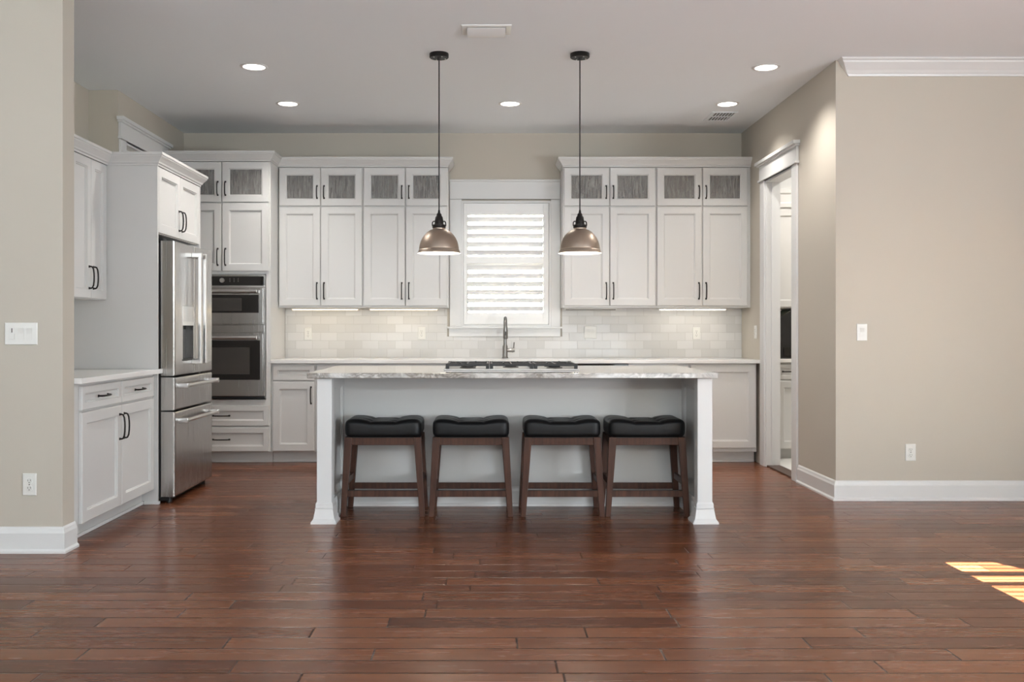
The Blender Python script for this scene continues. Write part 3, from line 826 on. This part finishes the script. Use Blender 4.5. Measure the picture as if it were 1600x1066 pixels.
# cooktop
t = thing('cooktop', 'stainless gas cooktop with black iron grates set in the island top', 'cooktop', (.163, 6.44, .920))
obj('tray', box(-.437, .437, -.262, .262, .0005, .010, bev=.002), M['steel_satin'], t)
for cx in (-.285, 0, .285):
    b = B(); w = .136; z = .042
    for y in (-.245, .245): bx(b, cx-w, cx+w, y-.007, y+.007, z-.014, z)
    for x in (cx-w+.006, cx+w-.006): bx(b, x-.006, x+.006, -.245, .245, z-.014, z)
    for y in (-.13, 0, .13): bx(b, cx-w+.01, cx+w-.01, y-.005, y+.005, z-.009, z)
    bx(b, cx-.005, cx+.005, -.24, .24, z-.009, z)
    for x in (cx-w+.006, cx+w-.006):
        for y in (-.24, .24): bx(b, x-.011, x+.011, y-.011, y+.011, .009, z+.002)
    for x, y in ((cx-.05, -.12), (cx+.05, .12), (cx-.09, .05), (cx+.09, -.05)): bx(b, x-.005, x+.005, y-.03, y+.03, z-.004, z+.006)
    obj('grate', b, M['iron'], t, bevel=.0015)
for x, y in ((-.285, -.12), (-.285, .12), (0, 0), (.285, -.12), (.285, .12)):
    b = B(); lathe(b, [(.055, .009), (.05, .016), (.038, .016), (.038, .024), (0, .026)], 28, (x, y, 0)); obj('burner', b, M['iron'], t, smooth=True)

# ------------------------------------------------------------------ stools
def cushion():
    bm = B(); nx, ny, nz = 30, 22, 8; hx, hy, hz, r = .238, .172, .056, .042
    bmesh.ops.create_cube(bm, size=2)
    bmesh.ops.subdivide_edges(bm, edges=bm.edges[:], cuts=23, use_grid_fill=True)
    for v in bm.verts:
        p = Vector((v.co.x*hx, v.co.y*hy, v.co.z*hz))
        q = Vector((max(-hx+r, min(hx-r, p.x)), max(-hy+r, min(hy-r, p.y)), max(-hz+.028, min(hz-.028, p.z))))
        d = p-q
        if d.length > 1e-9:
            sc = Vector((d.x/r, d.y/r, d.z/.028))
            k = max(abs(sc.x), abs(sc.y), abs(sc.z))
            d = Vector((sc.normalized().x*k*r, sc.normalized().y*k*r, sc.normalized().z*k*.028))
            p = q+d
        s = (p.z+hz)/(2*hz)
        u = min(1, max(0, (abs(p.x)-.05)/.12)); sad = .015*u*u*(3-2*u)
        z = p.z + s*(sad-.006)
        dent = 0
        for bx_ in (-.078, .078):
            for by in (-.062, .062): dent += .014*math.exp(-((p.x-bx_)**2+(p.y-by)**2)/.0009)
            dent += .005*math.exp(-((p.x-bx_)**2)/.00006)
        for by in (-.062, .062): dent += .005*math.exp(-((p.y-by)**2)/.00006)
        if p.z > 0: z -= dent*min(1, max(0, (p.z/hz-.3)/.6))
        if abs(p.y) > hy*.86 and p.z < hz*.8:      # stitched seams on the long sides
            g = sum(math.exp(-((p.x-q_)**2)/.00004) for q_ in (-.078, .078)); p.y -= math.copysign(.0022*g, p.y)
        bulge = (1-(p.z/hz)**2)*.005
        p.x += math.copysign(bulge, p.x)*min(1, abs(p.x)/hx); p.y += math.copysign(bulge, p.y)*min(1, abs(p.y)/hy)
        v.co = Vector((p.x, p.y, z+.552+.0))
    return bm
def leg_bm(sx, sy):
    bm = B(); zt, zb = .502, 0
    tx, bx_ = .218, .250; ty, by = .150, .164
    a, c = [], []
    for (px, py, z, hw, hd, dst) in ((tx, ty, zt, .024, .020, a), (bx_, by, zb, .0165, .0155, c)):
        for dx, dy in ((-1, -1), (1, -1), (1, 1), (-1, 1)): dst.append(bm.verts.new((sx*px+dx*hw, sy*py+dy*hd, z)))
    for j in range(4): bm.faces.new((a[j], a[(j+1) % 4], c[(j+1) % 4], c[j]))
    bm.faces.new(a); bm.faces.new(c[::-1])
    return bm
def make_stool(label):
    t = thing('counter_stool', label, 'stool', (0, 0, 0), 0, 'backless counter stools at the island')
    s = obj('seat', cushion(), M['leather'], t, smooth=True)
    b = B()
    for sx in (-1, 1): bx(b, sx*.234-.002, sx*.234+.002, -.166, .166, .4985, .5035)
    for sy in (-1, 1): bx(b, -.234, .234, sy*.166-.002, sy*.166+.002, .4985, .5035)
    obj('piping', b, M['leather'], s)
    for sx in (-1, 1):
        for sy in (-1, 1): obj('leg', leg_bm(sx, sy), M['wood'], t, bevel=.003)
    for sy in (-1, 1): obj('apron', box(-.20, .20, sy*.150-.011, sy*.150+.011, .452, .502, bev=.002), M['wood'], t)
    for sx in (-1, 1): obj('apron', box(sx*.219-.011, sx*.219+.011, -.135, .135, .452, .502, bev=.002), M['wood'], t)
    for sy in (-1, 1): obj('stretcher', box(-.238, .238, sy*.159-.010, sy*.159+.010, .125, .165, bev=.002), M['wood'], t)
    for sx in (-1, 1): obj('stretcher', box(sx*.236-.010, sx*.236+.010, -.155, .155, .195, .235, bev=.002), M['wood'], t)
    obj('footrest_plate', box(-.226, .226, -.171, -.148, .165, .168), M['black_metal'], t)
    return t
def copy_tree(o, parent=None):
    c = o.copy(); COL.objects.link(c)
    if parent: c.parent = parent
    for ch in list(o.children): copy_tree(ch, c)
    return c
spots = [(-.655, 'black leather counter stool nearest the left island post'),
         (-.098, 'black leather counter stool second from the left post, directly under the left pendant'),
         (.482, 'black leather counter stool third from the left post, touching the rightmost stool'),
         (1.018, 'black leather counter stool nearest the right island post')]
st0 = None
for x, lab in spots:
    if st0 is None: st0 = make_stool(lab); o = st0
    else: o = copy_tree(st0)
    o['label'] = lab; o.location = (x, 6.235, 0); o.rotation_euler.z = {0: .0}.get(0)

# ------------------------------------------------------------------ pendants
def make_pendant(label, x):
    t = thing('pendant_light', label, 'pendant', (x, 6.49, CH), 0, 'metal dome pendants over the island')
    z = lambda w: w-CH
    b = B(); lathe(b, [(0, 0), (.063, 0), (.065, -.003), (.065, -.026), (.061, -.030), (.012, -.030), (.008, -.045), (0, -.045)], 40); cn = obj('canopy', b, M['black_metal'], t, smooth=True)
    b = B()
    for a in (.4, 2.0, 3.9, 5.2): lathe(b, [(.005, -.030), (.005, -.034), (0, -.034)], 10, (.045*math.cos(a), .045*math.sin(a), 0))
    obj('screw', b, M['steel_bright'], cn)
    b = B(); tube(b, [(0, 0, -.04), (0, 0, z(1.985))], .0042, 8); obj('cord', b, M['shade_cord'], t, smooth=True)
    b = B(); lathe(b, [(0, z(1.992)), (.006, z(1.992)), (.009, z(1.972)), (.016, z(1.966)), (.018, z(1.952)), (.025, z(1.944)), (.027, z(1.930)), (.030, z(1.918)), (.030, z(1.895)), (.044, z(1.892)), (.046, z(1.872)), (.040, z(1.868)), (0, z(1.868))], 36); sk = obj('socket', b, M['black_metal'], t, smooth=True)
    b = B()
    for s in (-1, 1):
        tube(b, [(s*.026, 0, z(1.914)), (s*.038, 0, z(1.916)), (s*.044, 0, z(1.908)), (s*.0455, 0, z(1.895)), (s*.044, 0, z(1.882))], .0042, 8)
        tube(b, [(0, s*.026, z(1.914)), (0, s*.038, z(1.916)), (0, s*.044, z(1.908)), (0, s*.0455, z(1.895)), (0, s*.044, z(1.882))], .0042, 8)
    obj('ring', b, M['black_metal'], sk, smooth=True)
    out = [(.036, 1.872), (.042, 1.870), (.042, 1.862), (.060, 1.856), (.080, 1.843), (.098, 1.825), (.113, 1.803), (.124, 1.780), (.131, 1.757), (.135, 1.735), (.1355, 1.730), (.1335, 1.727), (.1365, 1.724), (.139, 1.716), (.1445, 1.704), (.146, 1.700)]
    b = B(); lathe(b, [(r, z(w)) for r, w in out], 64); obj('shade', b, M['shade'], t, smooth=True)
    inn = [(.146, 1.6995), (.142, 1.703), (.136, 1.716), (.132, 1.735), (.128, 1.757), (.121, 1.780), (.110, 1.802), (.095, 1.823), (.077, 1.840), (.058, 1.852), (.038, 1.860)]
    b = B(); lathe(b, [(r, z(w)) for r, w in inn], 64); obj('shade_lining', b, M['lining'], t, smooth=True)
    b = B(); lathe(b, [(0, z(1.735)), (.02, z(1.739)), (.029, z(1.753)), (.031, z(1.768)), (.026, z(1.79)), (.016, z(1.81)), (.014, z(1.866))], 24); obj('bulb', b, M['bulb'], t, smooth=True)
    d = bpy.data.lights.new('pendant_glow', 'POINT'); d.energy = 7; d.shadow_soft_size = .035; d.color = (1, .90, .76)
    o = bpy.data.objects.new('pendant_glow', d); COL.objects.link(o); o.parent = t; o.location = (0, 0, z(1.722))
    return t
make_pendant('brushed metal dome pendant on a black cord, left of the window', -.32)
make_pendant('brushed metal dome pendant on a black cord, right of the window', .632)

# ------------------------------------------------------------------ ceiling fixtures
def downlight(x, y, label, power=11):
    t = thing('recessed_light', label, 'ceiling light', (x, y, CH), 0, 'round recessed ceiling lights')
    b = B(); lathe(b, [(.076, -.001), (.078, -.006), (.094, -.0045), (.098, -.001), (.098, 0)], 48); obj('trim_ring', b, M['trim'], t, smooth=True)
    b = B(); lathe(b, [(.078, -.0015), (.05, -.003), (0, -.0035)], 48); obj('lens', b, M['lens'], t, smooth=True)
    d = bpy.data.lights.new('recessed_beam', 'SPOT'); d.energy = power*6; d.spot_size = math.radians(128); d.spot_blend = .75; d.shadow_soft_size = .06; d.color = (1, .96, .91)
    o = bpy.data.objects.new('recessed_beam', d); COL.objects.link(o); o.parent = t; o.location = (0, 0, -.02)
downlight(-1.648, 6.81, 'round lit recessed ceiling light in front of the refrigerator, nearer of the left pair')
downlight(-1.638, 7.92, 'round lit recessed ceiling light farther back, above the oven side of the aisle')
downlight(.195, 7.92, 'round lit recessed ceiling light between the two pendants, in front of the window')
downlight(1.99, 7.93, 'round lit recessed ceiling light beside the grey ceiling grille', 8)
downlight(1.988, 6.825, 'round lit recessed ceiling light nearest the corner of the right wall')

t = thing('air_vent', 'white rectangular ceiling register with one curved blade near the pendants', 'vent', (0.0, 5.965, CH))
b = B(); rings(b, [(-.155, .155, -.095, .095, 0), (-.155, .155, -.095, .095, -.004), (-.15, .15, -.09, .09, -.008), (-.122, .122, -.062, .062, -.008), (-.122, .122, -.062, .062, -.001)], cap0=False)
b.transform(Matrix.Rotation(PI/2, 4, 'X')); obj('frame', b, M['trim'], t)
b = B(); n = 8; A_, C_ = [], []
for i in range(n+1):
    u = i/n; y = -.055+.11*u; z = -.012-.028*math.sin(PI*u*.5)**1.0*(1-u*.15)
    A_.append(b.verts.new((-.118, y, z))); C_.append(b.verts.new((.118, y, z)))
A2 = [b.verts.new(v.co+Vector((0, 0, .003))) for v in A_]; C2 = [b.verts.new(v.co+Vector((0, 0, .003))) for v in C_]
for i in range(n):
    b.faces.new((A_[i], A_[i+1], C_[i+1], C_[i])); b.faces.new((A2[i], A2[i+1], C2[i+1], C2[i]))
    b.faces.new((A_[i], A_[i+1], A2[i+1], A2[i])); b.faces.new((C_[i], C_[i+1], C2[i+1], C2[i]))
b.faces.new((A_[0], C_[0], C2[0], A2[0])); b.faces.new((A_[n], C_[n], C2[n], A2[n]))
obj('blade', b, M['trim'], t)

t = thing('return_grille', 'small grey slatted ceiling grille near the right wall', 'vent', (2.045, 8.385, CH))
b = B(); bx(b, -.11, .11, -.17, -.15, -.008, 0); bx(b, -.11, .11, .15, .17, -.008, 0); bx(b, -.11, -.09, -.15, .15, -.008, 0); bx(b, .09, .11, -.15, .15, -.008, 0); bx(b, -.09, .09, -.01, .01, -.008, 0)
obj('frame', b, M['ceiling'], t)
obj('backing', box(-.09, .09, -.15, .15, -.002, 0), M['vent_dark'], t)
b = B()
for i in range(7): bx(b, -.085+.026*i, -.077+.026*i, -.15, .15, -.007, -.002)
obj('slat', b, M['ceiling'], t)

# ------------------------------------------------------------------ switches and outlets (front faces -Y; rz turns them)
def plate(bm, w, h): rings(bm, [(-w/2, w/2, -h/2, h/2, 0), (-w/2, w/2, -h/2, h/2, -.003), (-w/2+.003, w/2-.003, -h/2+.003, h/2-.003, -.006)]); return bm
def outlet(loc, label, rz=0.0):
    t = thing('power_outlet', label, 'outlet', loc, rz, 'white duplex wall outlets')
    obj('cover_plate', plate(B(), .072, .117), M['white_plastic'], t)
    for s in (-1, 1):
        b = B(); lathe(b, [(.0, .0085), (.0165, .0085), (.0172, .007), (.0172, .0055)], 24, (0, 0, s*.0195), 'Y'); r = obj('receptacle', b, M['white_plastic'], t, smooth=True)
        b = B(); z = s*.0195
        bx(b, -.0075, -.0055, -.0092, -.008, z-.002, z+.007); bx(b, .0055, .0075, -.0092, -.008, z-.001, z+.007); bx(b, -.0022, .0022, -.0092, -.008, z-.0105, z-.006)
        obj('slot', b, M['slot'], r)
    b = B(); lathe(b, [(0, .0075), (.003, .0075), (.003, .006)], 12, (0, 0, 0), 'Y'); obj('screw', b, M['slot'], t)
    return t
def rocker(t, x, kind='rocker'):
    b = B()
    if kind == 'rocker':
        rings(b, [(x-.0165, x+.0165, -.033, .033, -.0055), (x-.0165, x+.0165, -.033, .033, -.0075)])
        f = obj('rocker_frame', b, M['white_plastic'], t)
        b = B(); v = [b.verts.new(c) for c in ((x-.014, -.0075, -.030), (x+.014, -.0075, -.030), (x+.014, -.0085, 0), (x-.014, -.0085, 0), (x+.014, -.013, .030), (x-.014, -.013, .030), (x-.014, -.007, .030), (x+.014, -.007, .030))]
        for q in ((0, 1, 2, 3), (3, 2, 4, 5), (5, 4, 7, 6)): b.faces.new([v[i] for i in q])
        obj('rocker', b, M['white_plastic'], f)
    else:
        rings(b, [(x-.0165, x+.0165, -.033, .033, -.0055), (x-.0165, x+.0165, -.033, .033, -.0075)])
        f = obj('dimmer_frame', b, M['white_plastic'], t)
        obj('slider', box(x-.0015, x+.0015, -.0105, -.0074, .006, .029), M['slot'], f)
        obj('paddle', box(x-.014, x+.014, -.0115, -.0072, -.030, .0, bev=.001), M['white_plastic'], f)
def switch(loc, label, gangs, w, rz=0.0):
    t = thing('light_switch', label, 'switch', loc, rz)
    obj('cover_plate', plate(B(), w, .117), M['white_plastic'], t)
    n = len(gangs)
    for i, g in enumerate(gangs): rocker(t, (i-(n-1)/2)*.046, g)
    return t
switch((-2.465, 5.089, 1.161), 'white three gang light switch plate on the left wall end', ['dimmer', 'rocker', 'rocker'], .172)
outlet((-2.42, 5.089, .362), 'white wall outlet low on the left wall end near the baseboard')
switch((2.60, 6.649, 1.165), 'white single light switch on the beige wall right of the pantry door', ['rocker'], .072)
outlet((2.937, 6.649, .333), 'white wall outlet low on the beige wall right of the pantry door')
outlet((-1.688, 9.097, 1.145), 'white outlet in the tile under the cabinet beside the oven tower')
outlet((-.613, 9.097, 1.15), 'white outlet in the tile just left of the window apron')
outlet((1.99, 9.097, 1.15), 'white outlet in the tile under the lit cabinet at the right')
switch((.985, 9.097, 1.158), 'white two gang switch in the tile right of the faucet', ['rocker', 'rocker'], .118)
outlet((2.419, 8.62, 1.163), 'white outlet on the beige side wall beside the pantry door', -PI/2)

# ------------------------------------------------------------------ pantry contents seen through the doorway
t = thing('pantry_cabinet', 'white base cabinet with drawer seen through the pantry doorway', 'cabinet', (2.62, 8.70, 0))
b = B(); bx(b, 0, 1.2, .001, .62, .1, .885); obj('body', b, M['cab'], t)
obj('toe_kick', box(0, 1.2, .07, .09, .014, .1), M['cab'], t)
for a, c in ((.01, .40), (.41, .80), (.81, 1.19)):
    d = front(t, 'drawer', a, c, .735, .872, rail=.03); pull(d, ((c-a)/2-.09, -.02, .07), .11, False)
    front(t, 'door', a, c, .108, .722)
tag(obj('pantry_countertop', box(2.62, 3.82, 8.66, 9.375, .887, .920), M['marble'], bevel=.002), 'speckled granite counter seen through the pantry doorway', 'countertop')
t = thing('pantry_upper_cabinet', 'white wall cabinet with crown seen through the pantry doorway', 'cabinet', (2.62, 9.02, 1.386))
b = B(); bx(b, 0, 1.2, .001, .355, 0, 1.13); obj('body', b, M['cab'], t)
for a, c in ((.01, .40), (.41, .80), (.81, 1.19)):
    d = front(t, 'door', a, c, .01, .93); pull(d, (c-a-.03 if a < .1 else .03, -.02, .13), .14)
    front(t, 'lift_door', a, c, .945, 1.12, rail=.04)
t = thing('coffee_maker', 'dark appliance standing on the pantry counter', 'appliance', (2.87, 9.10, .9205))
b = B(); v = [b.verts.new(c) for c in ((-.14, -.16, 0), (.25, -.16, 0), (.25, .22, 0), (-.14, .22, 0), (-.14, -.12, .36), (.0, -.12, .455), (.25, -.12, .455), (.25, .22, .455), (-.14, .22, .36), (0, .22, .455))]
for f in ((0, 1, 2, 3), (0, 1, 6, 5, 4), (1, 2, 7, 6), (2, 3, 8, 9, 7), (3, 0, 4, 8), (4, 5, 9, 8), (5, 6, 7, 9)): b.faces.new([v[i] for i in f])
obj('housing', b, M['black'], t)
obj('front_panel', box(-.10, .22, -.168, -.150, .02, .10), M['black_glass'], t)
